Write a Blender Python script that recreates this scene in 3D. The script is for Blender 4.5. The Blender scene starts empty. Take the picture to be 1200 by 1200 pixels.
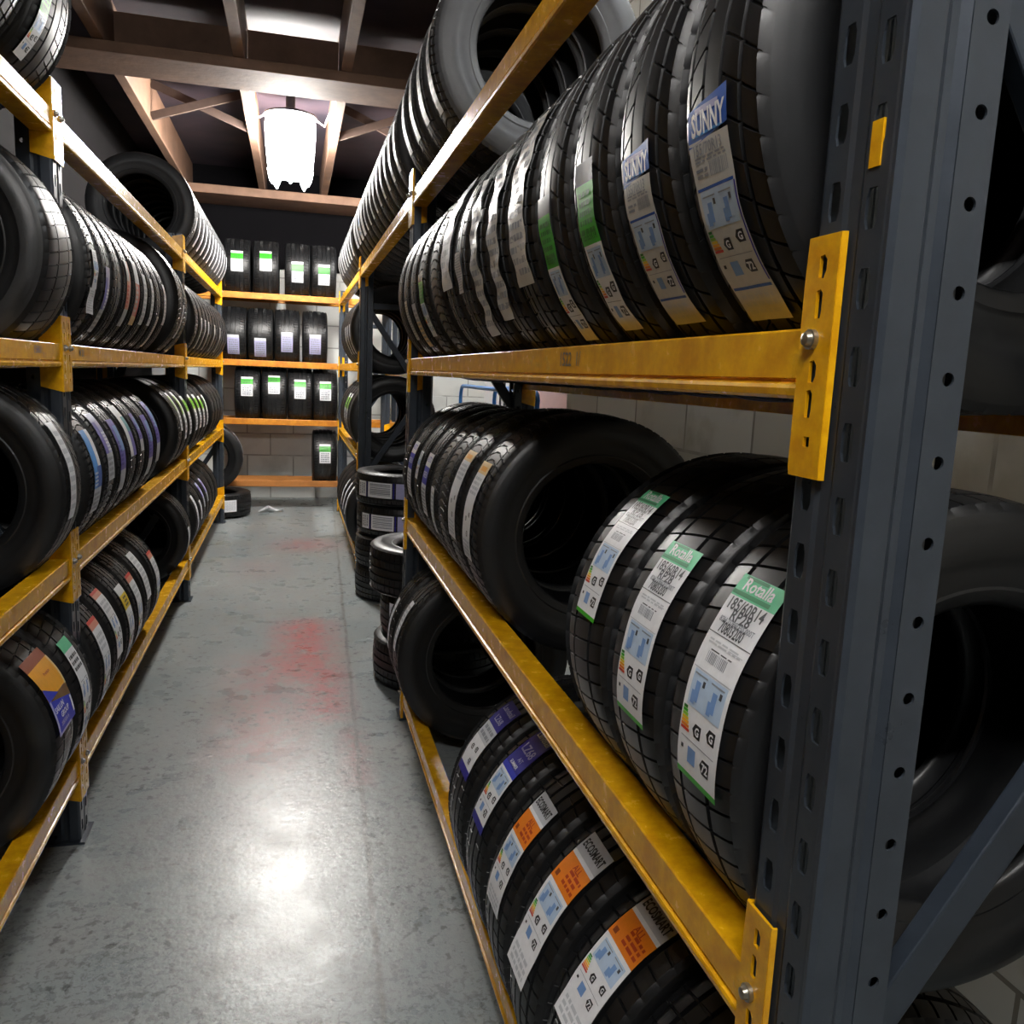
import bpy, bmesh, math, random
from mathutils import Vector, Matrix
random.seed(7)
PI = math.pi
scene = bpy.context.scene
COL = scene.collection
H = 1.3                      # eye height above the floor

# ------------------------------------------------------------------ materials
def srgb(r, g, b):
    f = lambda c: c / 12.92 if c <= .04045 else ((c + .055) / 1.055) ** 2.4
    return (f(r / 255), f(g / 255), f(b / 255), 1)

def mat(name, col, rough=.5, metal=0, spec=.5, noise=0, nscale=20, bump=0, bscale=60, dark=None, rvar=0):
    m = bpy.data.materials.new(name); m.use_nodes = True
    nt = m.node_tree; N = nt.nodes; L = nt.links; b = N['Principled BSDF']
    b.inputs['Base Color'].default_value = col
    b.inputs['Roughness'].default_value = rough
    b.inputs['Metallic'].default_value = metal
    b.inputs['Specular IOR Level'].default_value = spec
    tc = N.new('ShaderNodeTexCoord')
    if noise:
        n = N.new('ShaderNodeTexNoise'); n.inputs['Scale'].default_value = nscale; n.inputs['Detail'].default_value = 6
        n.inputs['Roughness'].default_value = .65
        L.new(tc.outputs['Object'], n.inputs['Vector'])
        r = N.new('ShaderNodeValToRGB'); r.color_ramp.elements[0].position = .35; r.color_ramp.elements[1].position = .7
        d = dark or tuple(c * (1 - noise) for c in col[:3]) + (1,)
        r.color_ramp.elements[0].color = d; r.color_ramp.elements[1].color = col
        L.new(n.outputs['Fac'], r.inputs['Fac']); L.new(r.outputs['Color'], b.inputs['Base Color'])
        if rvar:
            mp = N.new('ShaderNodeMapRange'); mp.inputs['To Min'].default_value = rough - rvar; mp.inputs['To Max'].default_value = rough + rvar
            L.new(n.outputs['Fac'], mp.inputs['Value']); L.new(mp.outputs['Result'], b.inputs['Roughness'])
    if bump:
        n2 = N.new('ShaderNodeTexNoise'); n2.inputs['Scale'].default_value = bscale; n2.inputs['Detail'].default_value = 4
        L.new(tc.outputs['Object'], n2.inputs['Vector'])
        bp = N.new('ShaderNodeBump'); bp.inputs['Strength'].default_value = bump; bp.inputs['Distance'].default_value = .01
        L.new(n2.outputs['Fac'], bp.inputs['Height']); L.new(bp.outputs['Normal'], b.inputs['Normal'])
    return m

M = {}
M['rubber'] = mat('rubber', (.0072, .0078, .0088, 1), .42, spec=.5, noise=.35, nscale=9, rvar=.07)
M['rubber_lamplit'] = mat('rubber_lamplit', (.040, .041, .044, 1), .52, spec=.45, noise=.4, nscale=9, rvar=.08)  # paler copy of rubber: lamp's light on top-shelf tyres put into the colour
M['yellow'] = mat('yellow_paint', srgb(244, 186, 18), .26, noise=.22, nscale=26, dark=srgb(208, 146, 14), bump=.05, bscale=120, rvar=.06)
M['orange'] = mat('orange_paint', srgb(222, 150, 44), .42, noise=.2, nscale=18, dark=srgb(188, 112, 28))
M['post'] = mat('blue_grey_steel', srgb(64, 71, 80), .30, metal=.35, noise=.18, nscale=14, rvar=.08, bump=.03, bscale=70)
M['bolt'] = mat('zinc_bolt', srgb(170, 165, 150), .35, metal=.9)
M['wood'] = mat('joist_wood', srgb(132, 100, 80), .7, noise=.35, nscale=5, bump=.15, bscale=30)
M['wood_dark'] = mat('brace_wood', srgb(84, 66, 58), .75, noise=.3, nscale=7)
M['ceiling'] = mat('ceiling_board', srgb(62, 48, 56), .75, noise=.35, nscale=2.2, dark=srgb(36, 32, 44))
M['plank'] = mat('shelf_plank', srgb(196, 128, 62), .6, noise=.3, nscale=7, bump=.1)
M['upper'] = mat('upper_boards', srgb(10, 9, 12), .9, spec=.1, noise=.3, nscale=3)
M['darkwall'] = mat('dark_wall', srgb(22, 20, 21), .9, spec=.12, noise=.3, nscale=3)
M['blue'] = mat('blue_tube', srgb(42, 108, 176), .35, noise=.15, nscale=20)
M['panel'] = mat('white_panel', srgb(232, 234, 238), .5, noise=.06, nscale=4)
M['pink'] = mat('pink_panel', srgb(226, 190, 186), .6, noise=.12, nscale=9)
M['wire'] = mat('pale_wire', srgb(214, 206, 190), .5)
M['steel'] = mat('dark_steel', srgb(54, 62, 72), .4, metal=.3, noise=.2, nscale=16)
# label papers and inks
P = {}
for k, c in dict(white=(236, 238, 242), grey=(196, 200, 206), dirty=(204, 204, 200), text=(70, 72, 78), mid=(142, 146, 154), black=(24, 24, 27),
                 green=(52, 176, 30), dgreen=(30, 118, 22), mint=(96, 206, 152), dmint=(22, 132, 78), lime=(150, 205, 60), blue=(34, 88, 178), lblue=(186, 208, 232),
                 icon=(120, 158, 212), navy=(38, 34, 150), royal=(46, 58, 190), purple=(104, 96, 186), lilac=(176, 176, 214), sky=(70, 152, 226), orange=(238, 132, 24), dorange=(186, 62, 18),
                 amber=(250, 176, 30), yellow=(238, 208, 40), cream=(240, 206, 140), red=(214, 66, 50), salmon=(222, 150, 126), teal=(70, 150, 160), rust=(150, 66, 20)).items():
    P[k] = mat('print_' + k, srgb(*c), .42, noise=.10, nscale=70, spec=.5)
P['clear'] = mat('print_film', srgb(120, 124, 128), .22)

def emit(name, col, s):
    m = bpy.data.materials.new(name); m.use_nodes = True
    b = m.node_tree.nodes['Principled BSDF']
    b.inputs['Base Color'].default_value = col
    b.inputs['Emission Color'].default_value = col; b.inputs['Emission Strength'].default_value = s
    return m
M['lamp'] = emit('lamp_glow', (1, .97, .92, 1), 120)
M['tube_dim'] = emit('tube_glow_dim', (.93, .97, 1, 1), 38)
M['tube'] = emit('tube_glow', (1, .98, .95, 1), 190)

def floor_material():
    m = bpy.data.materials.new('worn_floor_paint'); m.use_nodes = True
    nt = m.node_tree; N = nt.nodes; L = nt.links; b = N['Principled BSDF']
    tc = N.new('ShaderNodeTexCoord'); co = tc.outputs['Object']
    sp = N.new('ShaderNodeSeparateXYZ'); L.new(co, sp.inputs[0])
    def math_(op, a, bb=None, c=None, clamp=False):
        n = N.new('ShaderNodeMath'); n.operation = op; n.use_clamp = clamp
        for i, v in enumerate((a, bb, c)):
            if v is None: continue
            if isinstance(v, (int, float)): n.inputs[i].default_value = v
            else: L.new(v, n.inputs[i])
        return n.outputs[0]
    def noise(scale, det=5, rough=.6, vec=None, dist=0):
        n = N.new('ShaderNodeTexNoise'); n.inputs['Scale'].default_value = scale; n.inputs['Detail'].default_value = det
        n.inputs['Roughness'].default_value = rough; n.inputs['Distortion'].default_value = dist
        L.new(vec or co, n.inputs['Vector']); return n.outputs['Fac']
    def ramp(v, lo, hi):
        n = N.new('ShaderNodeMapRange'); n.inputs['From Min'].default_value = lo; n.inputs['From Max'].default_value = hi
        L.new(v, n.inputs['Value']); return n.outputs['Result']
    def mix(f, a, c):
        n = N.new('ShaderNodeMix'); n.data_type = 'RGBA'
        L.new(f, n.inputs[0])
        for i, v in ((6, a), (7, c)):
            if isinstance(v, tuple): n.inputs[i].default_value = v
            else: L.new(v, n.inputs[i])
        return n.outputs[2]
    big = noise(1.3, 4); mid = noise(7, 6); fine = noise(42, 5, .7)
    c = mix(ramp(big, .35, .65), srgb(130, 141, 144), srgb(150, 157, 157))
    c = mix(math_('MULTIPLY', ramp(mid, .45, .75), .5), c, srgb(142, 138, 136))
    # olive stains
    c = mix(math_('MULTIPLY', ramp(noise(2.1, 3), .55, .75), .35), c, srgb(120, 116, 92))
    # red paint worn off in patches
    def box(x0, x1, y0, y1, s):
        fx = math_('MULTIPLY', ramp(sp.outputs[0], x0 - s, x0 + s), ramp(sp.outputs[0], x1 + s, x1 - s))
        fy = math_('MULTIPLY', ramp(sp.outputs[1], y0 - s, y0 + s), ramp(sp.outputs[1], y1 + s, y1 - s))
        return math_('MULTIPLY', fx, fy)
    rn = ramp(noise(15, 6, .7), .32, .54)
    for x0, x1, y0, y1, s, k in ((-.06, .17, 3.5, 4.35, .09, .95), (.05, .20, 3.05, 3.6, .07, .85), (-.22, .0, 2.7, 3.8, .12, .5), (-.1, .3, 6.1, 6.5, .12, .45), (.17, .24, 2.5, 2.95, .04, .5), (-.3, -.12, 5.3, 5.8, .15, .2), (-.3, .1, 2.2, 3.2, .2, .12)):
        c = mix(math_('MULTIPLY', math_('MULTIPLY', box(x0, x1, y0, y1, s), rn), k), c, srgb(178, 74, 76))
    # joint line running down the aisle
    jl = math_('SUBTRACT', sp.outputs[0], math_('MULTIPLY_ADD', sp.outputs[1], .029, .135))
    jl = math_('ADD', jl, math_('MULTIPLY', math_('SUBTRACT', noise(6, 4), .5), .03))
    line = ramp(math_('ABSOLUTE', jl), .011, .003)
    c = mix(math_('MULTIPLY', line, math_('MULTIPLY', ramp(noise(11), .25, .5), .8)), c, srgb(84, 82, 76))
    # dark chips, thicker near the viewer
    chip = math_('MULTIPLY', ramp(noise(34, 3, .55), .57, .64), ramp(noise(3.0, 3), .34, .56))
    c = mix(math_('MULTIPLY', chip, .8), c, srgb(58, 60, 60))
    chip2 = math_('MULTIPLY', ramp(noise(58, 4, .65, None, .8), .525, .58), math_('MULTIPLY', ramp(sp.outputs[1], 3.6, 1.6), ramp(noise(2.2, 2), .3, .5)))
    c = mix(math_('MULTIPLY', chip2, .62), c, srgb(74, 76, 78))
    spk = N.new('ShaderNodeTexVoronoi'); spk.inputs['Scale'].default_value = 9; L.new(co, spk.inputs['Vector'])
    c = mix(math_('MULTIPLY', ramp(spk.outputs['Distance'], .13, .06), .8), c, srgb(52, 54, 54))
    c = mix(math_('MULTIPLY', ramp(fine, .3, .75), .22), c, srgb(184, 186, 188))
    L.new(c, b.inputs['Base Color'])
    L.new(math_('MULTIPLY_ADD', mid, .30, .15), b.inputs['Roughness'])
    bp = N.new('ShaderNodeBump'); bp.inputs['Strength'].default_value = .26; bp.inputs['Distance'].default_value = .004
    L.new(math_('ADD', fine, math_('MULTIPLY', mid, .6)), bp.inputs['Height']); L.new(bp.outputs['Normal'], b.inputs['Normal'])
    return m
M['floor'] = floor_material()

def block_material(name, ca, cb, cj, flip):
    m = bpy.data.materials.new(name); m.use_nodes = True
    nt = m.node_tree; N = nt.nodes; L = nt.links; b = N['Principled BSDF']
    tc = N.new('ShaderNodeTexCoord'); sp = N.new('ShaderNodeSeparateXYZ'); L.new(tc.outputs['Object'], sp.inputs[0])
    cb_ = N.new('ShaderNodeCombineXYZ'); L.new(sp.outputs[0 if flip else 1], cb_.inputs[0]); L.new(sp.outputs[2], cb_.inputs[1])
    br = N.new('ShaderNodeTexBrick'); L.new(cb_.outputs[0], br.inputs['Vector']); br.inputs['Scale'].default_value = 1
    br.inputs['Brick Width'].default_value = .44; br.inputs['Row Height'].default_value = .215; br.inputs['Mortar Size'].default_value = .006
    br.inputs['Color1'].default_value = ca; br.inputs['Color2'].default_value = cb; br.inputs['Mortar'].default_value = cj
    n = N.new('ShaderNodeTexNoise'); n.inputs['Scale'].default_value = 3.5; n.inputs['Detail'].default_value = 7; L.new(tc.outputs['Object'], n.inputs['Vector'])
    r = N.new('ShaderNodeMapRange'); r.inputs['From Min'].default_value = .5; r.inputs['From Max'].default_value = .62; L.new(n.outputs['Fac'], r.inputs['Value'])
    mx = N.new('ShaderNodeMix'); mx.data_type = 'RGBA'; L.new(r.outputs[0], mx.inputs[0]); L.new(br.outputs['Color'], mx.inputs[6]); mx.inputs[7].default_value = cb
    L.new(mx.outputs[2], b.inputs['Base Color']); b.inputs['Roughness'].default_value = .75
    bp = N.new('ShaderNodeBump'); bp.inputs['Strength'].default_value = .5; bp.inputs['Distance'].default_value = .01
    ad = N.new('ShaderNodeMath'); ad.operation = 'SUBTRACT'; L.new(n.outputs['Fac'], ad.inputs[0]); L.new(br.outputs['Fac'], ad.inputs[1])
    L.new(ad.outputs[0], bp.inputs['Height']); L.new(bp.outputs['Normal'], b.inputs['Normal'])
    return m
M['block_back'] = block_material('painted_block_back', srgb(236, 238, 234), srgb(214, 216, 212), srgb(170, 170, 166), True)
M['block_side'] = block_material('painted_block_side', srgb(208, 206, 196), srgb(168, 162, 146), srgb(128, 122, 110), False)

# ------------------------------------------------------------------ helpers
class MB:
    def __init__(s): s.v = []; s.f = []; s.m = []
    def add(s, vs, fs, mi=0):
        o = len(s.v); s.v += [tuple(p) for p in vs]
        for f in fs: s.f.append(tuple(i + o for i in f)); s.m.append(mi)
    def box(s, a, b, mi=0):
        x0, y0, z0 = a; x1, y1, z1 = b
        s.add([(x0, y0, z0), (x1, y0, z0), (x1, y1, z0), (x0, y1, z0), (x0, y0, z1), (x1, y0, z1), (x1, y1, z1), (x0, y1, z1)],
              [(0, 3, 2, 1), (4, 5, 6, 7), (0, 1, 5, 4), (1, 2, 6, 5), (2, 3, 7, 6), (3, 0, 4, 7)], mi)
    def bar(s, p, q, w, h, up=(0, 0, 1), mi=0):
        p = Vector(p); q = Vector(q); d = (q - p).normalized(); up = Vector(up)
        a = d.cross(up)
        if a.length < 1e-4: a = d.cross(Vector((1, 0, 0)))
        a.normalize(); c = a.cross(d)
        vs = []
        for o in (p, q):
            for i, j in ((-1, -1), (1, -1), (1, 1), (-1, 1)): vs.append(o + a * (i * w / 2) + c * (j * h / 2))
        s.add(vs, [(0, 1, 2, 3), (7, 6, 5, 4), (0, 4, 5, 1), (1, 5, 6, 2), (2, 6, 7, 3), (3, 7, 4, 0)], mi)
    def tube(s, pts, r, n=10, mi=0):
        pts = [Vector(p) for p in pts]; rings = []
        ref = Vector((.37, .21, .9))
        for i, p in enumerate(pts):
            d = (pts[min(i + 1, len(pts) - 1)] - pts[max(i - 1, 0)]).normalized()
            a = d.cross(ref).normalized(); c = d.cross(a)
            rr = r[i] if isinstance(r, (list, tuple)) else r
            rings.append([p + (a * math.cos(2 * PI * k / n) + c * math.sin(2 * PI * k / n)) * rr for k in range(n)])
        vs = [v for ring in rings for v in ring]
        fs = []
        for i in range(len(rings) - 1):
            for k in range(n):
                fs.append((i * n + k, i * n + (k + 1) % n, (i + 1) * n + (k + 1) % n, (i + 1) * n + k))
        fs.append(tuple(range(n - 1, -1, -1))); fs.append(tuple((len(rings) - 1) * n + k for k in range(n)))
        s.add(vs, fs, mi)
    def mesh(s, name, mats, smooth=None):
        me = bpy.data.meshes.new(name); me.from_pydata(s.v, [], s.f)
        for m in mats: me.materials.append(m)
        if len(mats) > 1: me.polygons.foreach_set('material_index', s.m)
        if smooth is not None:
            me.polygons.foreach_set('use_smooth', [True] * len(me.polygons)); me.set_sharp_from_angle(angle=math.radians(smooth))
        me.update(); return me
    def build(s, name, mats, parent=None, smooth=None, bevel=0, loc=None):
        if not isinstance(mats, (list, tuple)): mats = [mats]
        o = bpy.data.objects.new(name, s.mesh(name, mats, smooth)); COL.objects.link(o)
        if parent: o.parent = parent
        if loc: o.location = loc
        if bevel:
            b = o.modifiers.new('bevel', 'BEVEL'); b.width = bevel; b.segments = 2; b.limit_method = 'ANGLE'; b.angle_limit = math.radians(40)
        return o

def empty(name, loc=(0, 0, 0)):
    o = bpy.data.objects.new(name, None); COL.objects.link(o); o.location = loc; o.empty_display_size = .05; return o
def tag(o, label, cat, group=None):
    o['label'] = label; o['category'] = cat
    if group: o['group'] = group
    return o
def struct(o): o['kind'] = 'structure'; return o
def weld(me, d=1e-5):
    bm = bmesh.new(); bm.from_mesh(me); bmesh.ops.remove_doubles(bm, verts=bm.verts, dist=d)
    bmesh.ops.recalc_face_normals(bm, faces=bm.faces); bm.to_mesh(me); bm.free()

# ------------------------------------------------------------------ lettering
_txt = {}
def text_geo(s, bold=.0):
    k = (s, bold)
    if k in _txt: return _txt[k]
    cu = bpy.data.curves.new('lettering', 'FONT'); cu.body = s; cu.size = 1; cu.offset = bold; cu.resolution_u = 2; cu.fill_mode = 'FRONT'
    o = bpy.data.objects.new('lettering', cu); COL.objects.link(o)
    me = o.to_mesh()
    vs = [v.co.copy() for v in me.vertices]; fs = [tuple(p.vertices) for p in me.polygons]
    o.to_mesh_clear(); bpy.data.objects.remove(o); bpy.data.curves.remove(cu)
    x0 = min(v.x for v in vs); x1 = max(v.x for v in vs); y0 = min(v.y for v in vs); y1 = max(v.y for v in vs)
    h = y1 - y0
    vs = [((v.x - (x0 + x1) / 2) / h, (v.y - (y0 + y1) / 2) / h) for v in vs]
    _txt[k] = (vs, fs, (x1 - x0) / h); return _txt[k]

# ------------------------------------------------------------------ tyres
def tyre_mesh(R, W, rim, pat, lamplit=False):
    """axis along Y; the loop of (axial, radius, lateral groove depth, shear) is turned about Y"""
    Hs = R - rim; te = .42 * W
    crown = lambda x: R - .006 * (x / te) ** 2 - .004 * max(0, abs(x) / te - .8) / .2
    if pat == 'curve':   gx = [-.052, -.018, .018, .052]; N = 56; gw = .0055; gd = .0065
    elif pat == 'rib':   gx = [-.048, -.016, .016, .048]; N = 64; gw = .008; gd = .007
    elif pat == 'block': gx = [-.034, .030]; N = 58; gw = .007; gd = .007
    elif pat == 'fine':  gx = [-.045, .045]; N = 80; gw = .006; gd = .006
    else:                gx = [-.045, 0, .045]; N = 24; gw = .008; gd = .007
    sc = W / .19; gx = [g * sc for g in gx]; cols = 5
    if pat == 'far': cols = 3
    def shear(x):
        a = abs(x)
        if pat == 'curve': return .42 * a + 2.2 * a * a if a > .02 * sc else .42 * a
        if pat == 'rib': return .12 * a
        if pat == 'block': return .16 * x
        if pat == 'fine': return .25 * a
        return 0
    def lat(x):
        a = abs(x); o = max(abs(g) for g in gx)
        if pat == 'far': return .0045 if a > o else 0
        if a > o: return {'fine': .005, 'curve': .004, 'block': .0035}.get(pat, .0055)
        if pat == 'curve': return .003 if a > .02 * sc else 0
        if pat == 'block': return .0035
        if pat == 'fine': return .004
        return .002 if a > .02 * sc else 0
    pr = []
    def add(x, r, d=0.): pr.append((x, r, d, shear(x)))
    # tread from -te to te
    xs = [-te]
    tread = []
    e = .0009
    edges = []
    for g in gx: edges += [(g - gw / 2, 0), (g - gw / 2 + e, 1), (g + gw / 2 - e, 1), (g + gw / 2, 0)]
    stops = [(-te, 0)] + edges + [(te, 0)]
    for i, (x, dn) in enumerate(stops):
        tread.append((x, crown(x) - gd * dn, 0 if dn else lat(x)))
        if i + 1 < len(stops):
            x2, d2 = stops[i + 1]
            if not dn and not d2 and x2 - x > .012:
                k = 3 if x2 - x > .02 else 2
                for j in range(1, k):
                    xx = x + (x2 - x) * j / k; tread.append((xx, crown(xx), lat(xx)))
    # zones touching a groove edge must not notch beyond the groove
    side = [(.432, .972, .0012), (.447, .945, .0003), (.466, .90, 0), (.474, .885, 0), (.486, .80, 0), (.4885, .79, 0), (.4935, .72, 0), (.4965, .705, 0), (.500, .58, 0), (.496, .47, 0), (.4925, .46, 0), (.482, .34, 0), (.466, .22, 0), (.462, .20, 0), (.468, .17, 0), (.452, .10, 0), (.436, .055, 0), (.424, .02, 0), (.405, .0, 0), (.372, -.012, 0)]
    inner = [(.365, .03, 0), (.40, .12, 0), (.445, .30, 0), (.462, .50, 0), (.450, .70, 0), (.40, .83, 0), (.25, .865, 0), (0, .87, 0)]
    for x, h, d in reversed(side): add(-x * W, rim + h * Hs, d)
    for x, r, d in tread: add(x, r, d)
    for x, h, d in side: add(x * W, rim + h * Hs, d)
    for x, h, d in inner: add(x * W, rim + h * Hs, d)
    for x, h, d in reversed(inner[:-1]): add(-x * W, rim + h * Hs, d)
    n = len(pr)
    pitch = 2 * PI / N
    w = {'curve': .0036, 'rib': .0042, 'block': .0034}.get(pat, .005) / R; ee = .0010 / R
    if pat == 'far': w = .010 / R
    if cols == 5: offs = [(0, 0), (pitch * .5, 0), (pitch - w, 0), (pitch - w + ee, 1), (pitch - ee, 1)]
    else: offs = [(0, 0), (pitch - w, 0), (pitch - w * .5, 1)]
    V = []
    for p in range(N):
        for off, dn in offs:
            for x, r, d, s in pr:
                a = p * pitch + off + s / R
                rr = r - d * dn
                V.append((rr * math.cos(a), x, rr * math.sin(a)))
    C = N * cols; F = []
    for i in range(C):
        j = (i + 1) % C
        for k in range(n):
            l = (k + 1) % n
            F.append((i * n + k, i * n + l, j * n + l, j * n + k))
    mb = MB(); mb.v = V; mb.f = F; mb.m = [0] * len(F)
    return mb.mesh('tyre', [M['rubber_lamplit' if lamplit else 'rubber']], smooth=32)
_ty = {}
def get_tyre(R, W, rim, pat, lamplit=False):
    k = (R, W, rim, pat, lamplit)
    if k not in _ty: _ty[k] = tyre_mesh(*k)
    return _ty[k]

# ------------------------------------------------------------------ tyre labels (curved on the tread)
class Lab:
    def __init__(s, R, W, L, flap=0, crumple=0):
        s.R = R; s.W = W; s.L = L; s.flap = flap; s.mb = MB(); s.mats = []; s.cr = crumple
        s.ph = random.random() * 6
    def mi(s, k):
        if k not in s.mats: s.mats.append(k)
        return s.mats.index(k)
    def pos(s, u, v, lay):
        th = (s.L / 2 - u) / s.R
        rr = s.R + .0012 + lay * .0004 + .0005 * math.sin(u * 60 + s.ph)
        if s.cr: rr += s.cr * (1 + math.sin(u * 55 + v * 40 + s.ph)) * .5 + s.cr * .6 * (1 + math.sin(u * 110 - v * 90 + s.ph))
        y = -v
        if s.flap and u > s.L - s.flap:
            t = (u - (s.L - s.flap)); rr += t * .25; y -= t * .12
        return (-rr * math.cos(th), y, rr * math.sin(th))
    def rect(s, u0, u1, v0, v1, k, lay=0, sk=0.):
        """u as share of length, v as share of width (-.5...5); sk slants the ends"""
        n = max(1, int(abs(u1 - u0) * s.L / .009)); m = 3 if s.cr and v1 - v0 > .5 else 1
        vs = []
        for i in range(n + 1):
            for j in range(m + 1):
                v = v0 + (v1 - v0) * j / m
                vs.append(s.pos((u0 + (u1 - u0) * i / n + sk * v) * s.L, v * s.W, lay))
        fs = [(i * (m + 1) + j, (i + 1) * (m + 1) + j, (i + 1) * (m + 1) + j + 1, i * (m + 1) + j + 1) for i in range(n) for j in range(m)]
        s.mb.add(vs, fs, s.mi(k))
    def poly(s, pts, k, lay=1):
        s.mb.add([s.pos(u * s.L, v * s.W, lay) for u, v in pts], [tuple(range(len(pts)))], s.mi(k))
    def text(s, t, u, v, h, k, lay=2, maxw=None, bold=.02):
        vs, fs, w = text_geo(t, bold); f = 1
        if maxw and w * h > maxw * s.W: f = maxw * s.W / (w * h)
        s.mb.add([s.pos(u * s.L - y * h, v * s.W + x * h * f, lay) for x, y in vs], [tuple(q) for q in fs], s.mi(k))
    def lines(s, u0, u1, n, k='mid', v0=-.38, v1=.38, lay=1):
        for i in range(n):
            u = u0 + (u1 - u0) * (i + .5) / n; du = (u1 - u0) / n * .28
            a = v0; 
            while a < v1 - .05:
                b = min(v1, a + random.uniform(.06, .22)); s.rect(u - du, u + du, a, b, k, lay); a = b + .04
    def bars(s, u0, u1, v0, v1, k='mid', n=14, lay=1):
        for i in range(n):
            a = v0 + (v1 - v0) * i / n; s.rect(u0, u1, a, a + (v1 - v0) / n * random.uniform(.3, .75), k, lay)
    def tagbox(s, u, v, h, letter, lay=1):
        hu = h / s.L / 2; hv = h / s.W * .62
        s.poly([(u - hu, v - hv * .45), (u - hu, v + hv), (u + hu, v + hv), (u + hu, v - hv * .45), (u, v - hv)], 'black', lay)
        s.text(letter, u, v + hv * .2, h * .66, 'white', lay + 1, bold=.03)
    def eu(s, u0, u1, tint='lblue'):
        d = u1 - u0
        s.rect(u0, u0 + d * .36, -.40, .42, tint, 1)
        for v in (-.22, .2):                     # two pictograms
            s.rect(u0 + d * .03, u0 + d * .035 + .004, v - .15, v + .17, 'mid', 2)
            s.rect(u0 + d * .10, u0 + d * .30, v - .06, v + .05, 'icon', 2)
            s.rect(u0 + d * .20, u0 + d * .33, v - .12, v - .02, 'icon', 2)
            s.rect(u0 + d * .07, u0 + d * .13, v + .09, v + .15, 'text', 2)
        cs = ['dgreen', 'green', 'lime', 'yellow', 'amber', 'orange', 'red']
        for i, c in enumerate(cs):               # energy scale
            a = u0 + d * (.38 + .035 * i); s.rect(a, a + d * .029, -.46, -.36 + .02 * i, c, 1)
        th = min(.017, d * s.L * .13)
        s.tagbox(u0 + d * .55, -.06, th, 'G'); s.tagbox(u0 + d * .50, .28, th, 'G')
        s.rect(u0 + d * .675, u0 + d * .683, -.42, .42, 'mid', 1)
        s.rect(u0 + d * .74, u0 + d * .90, -.22, -.02, 'icon', 1); s.rect(u0 + d * .76, u0 + d * .80, -.40, -.34, 'black', 1)
        s.tagbox(u0 + d * .82, .22, th * 1.1, '72')
    def mesh(s, name='paper_label'):
        me = s.mb.mesh(name, [P[k] for k in s.mats]); 
        if len(s.mats) == 1: pass
        me.polygons.foreach_set('use_smooth', [True] * len(me.polygons)); return me

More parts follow.
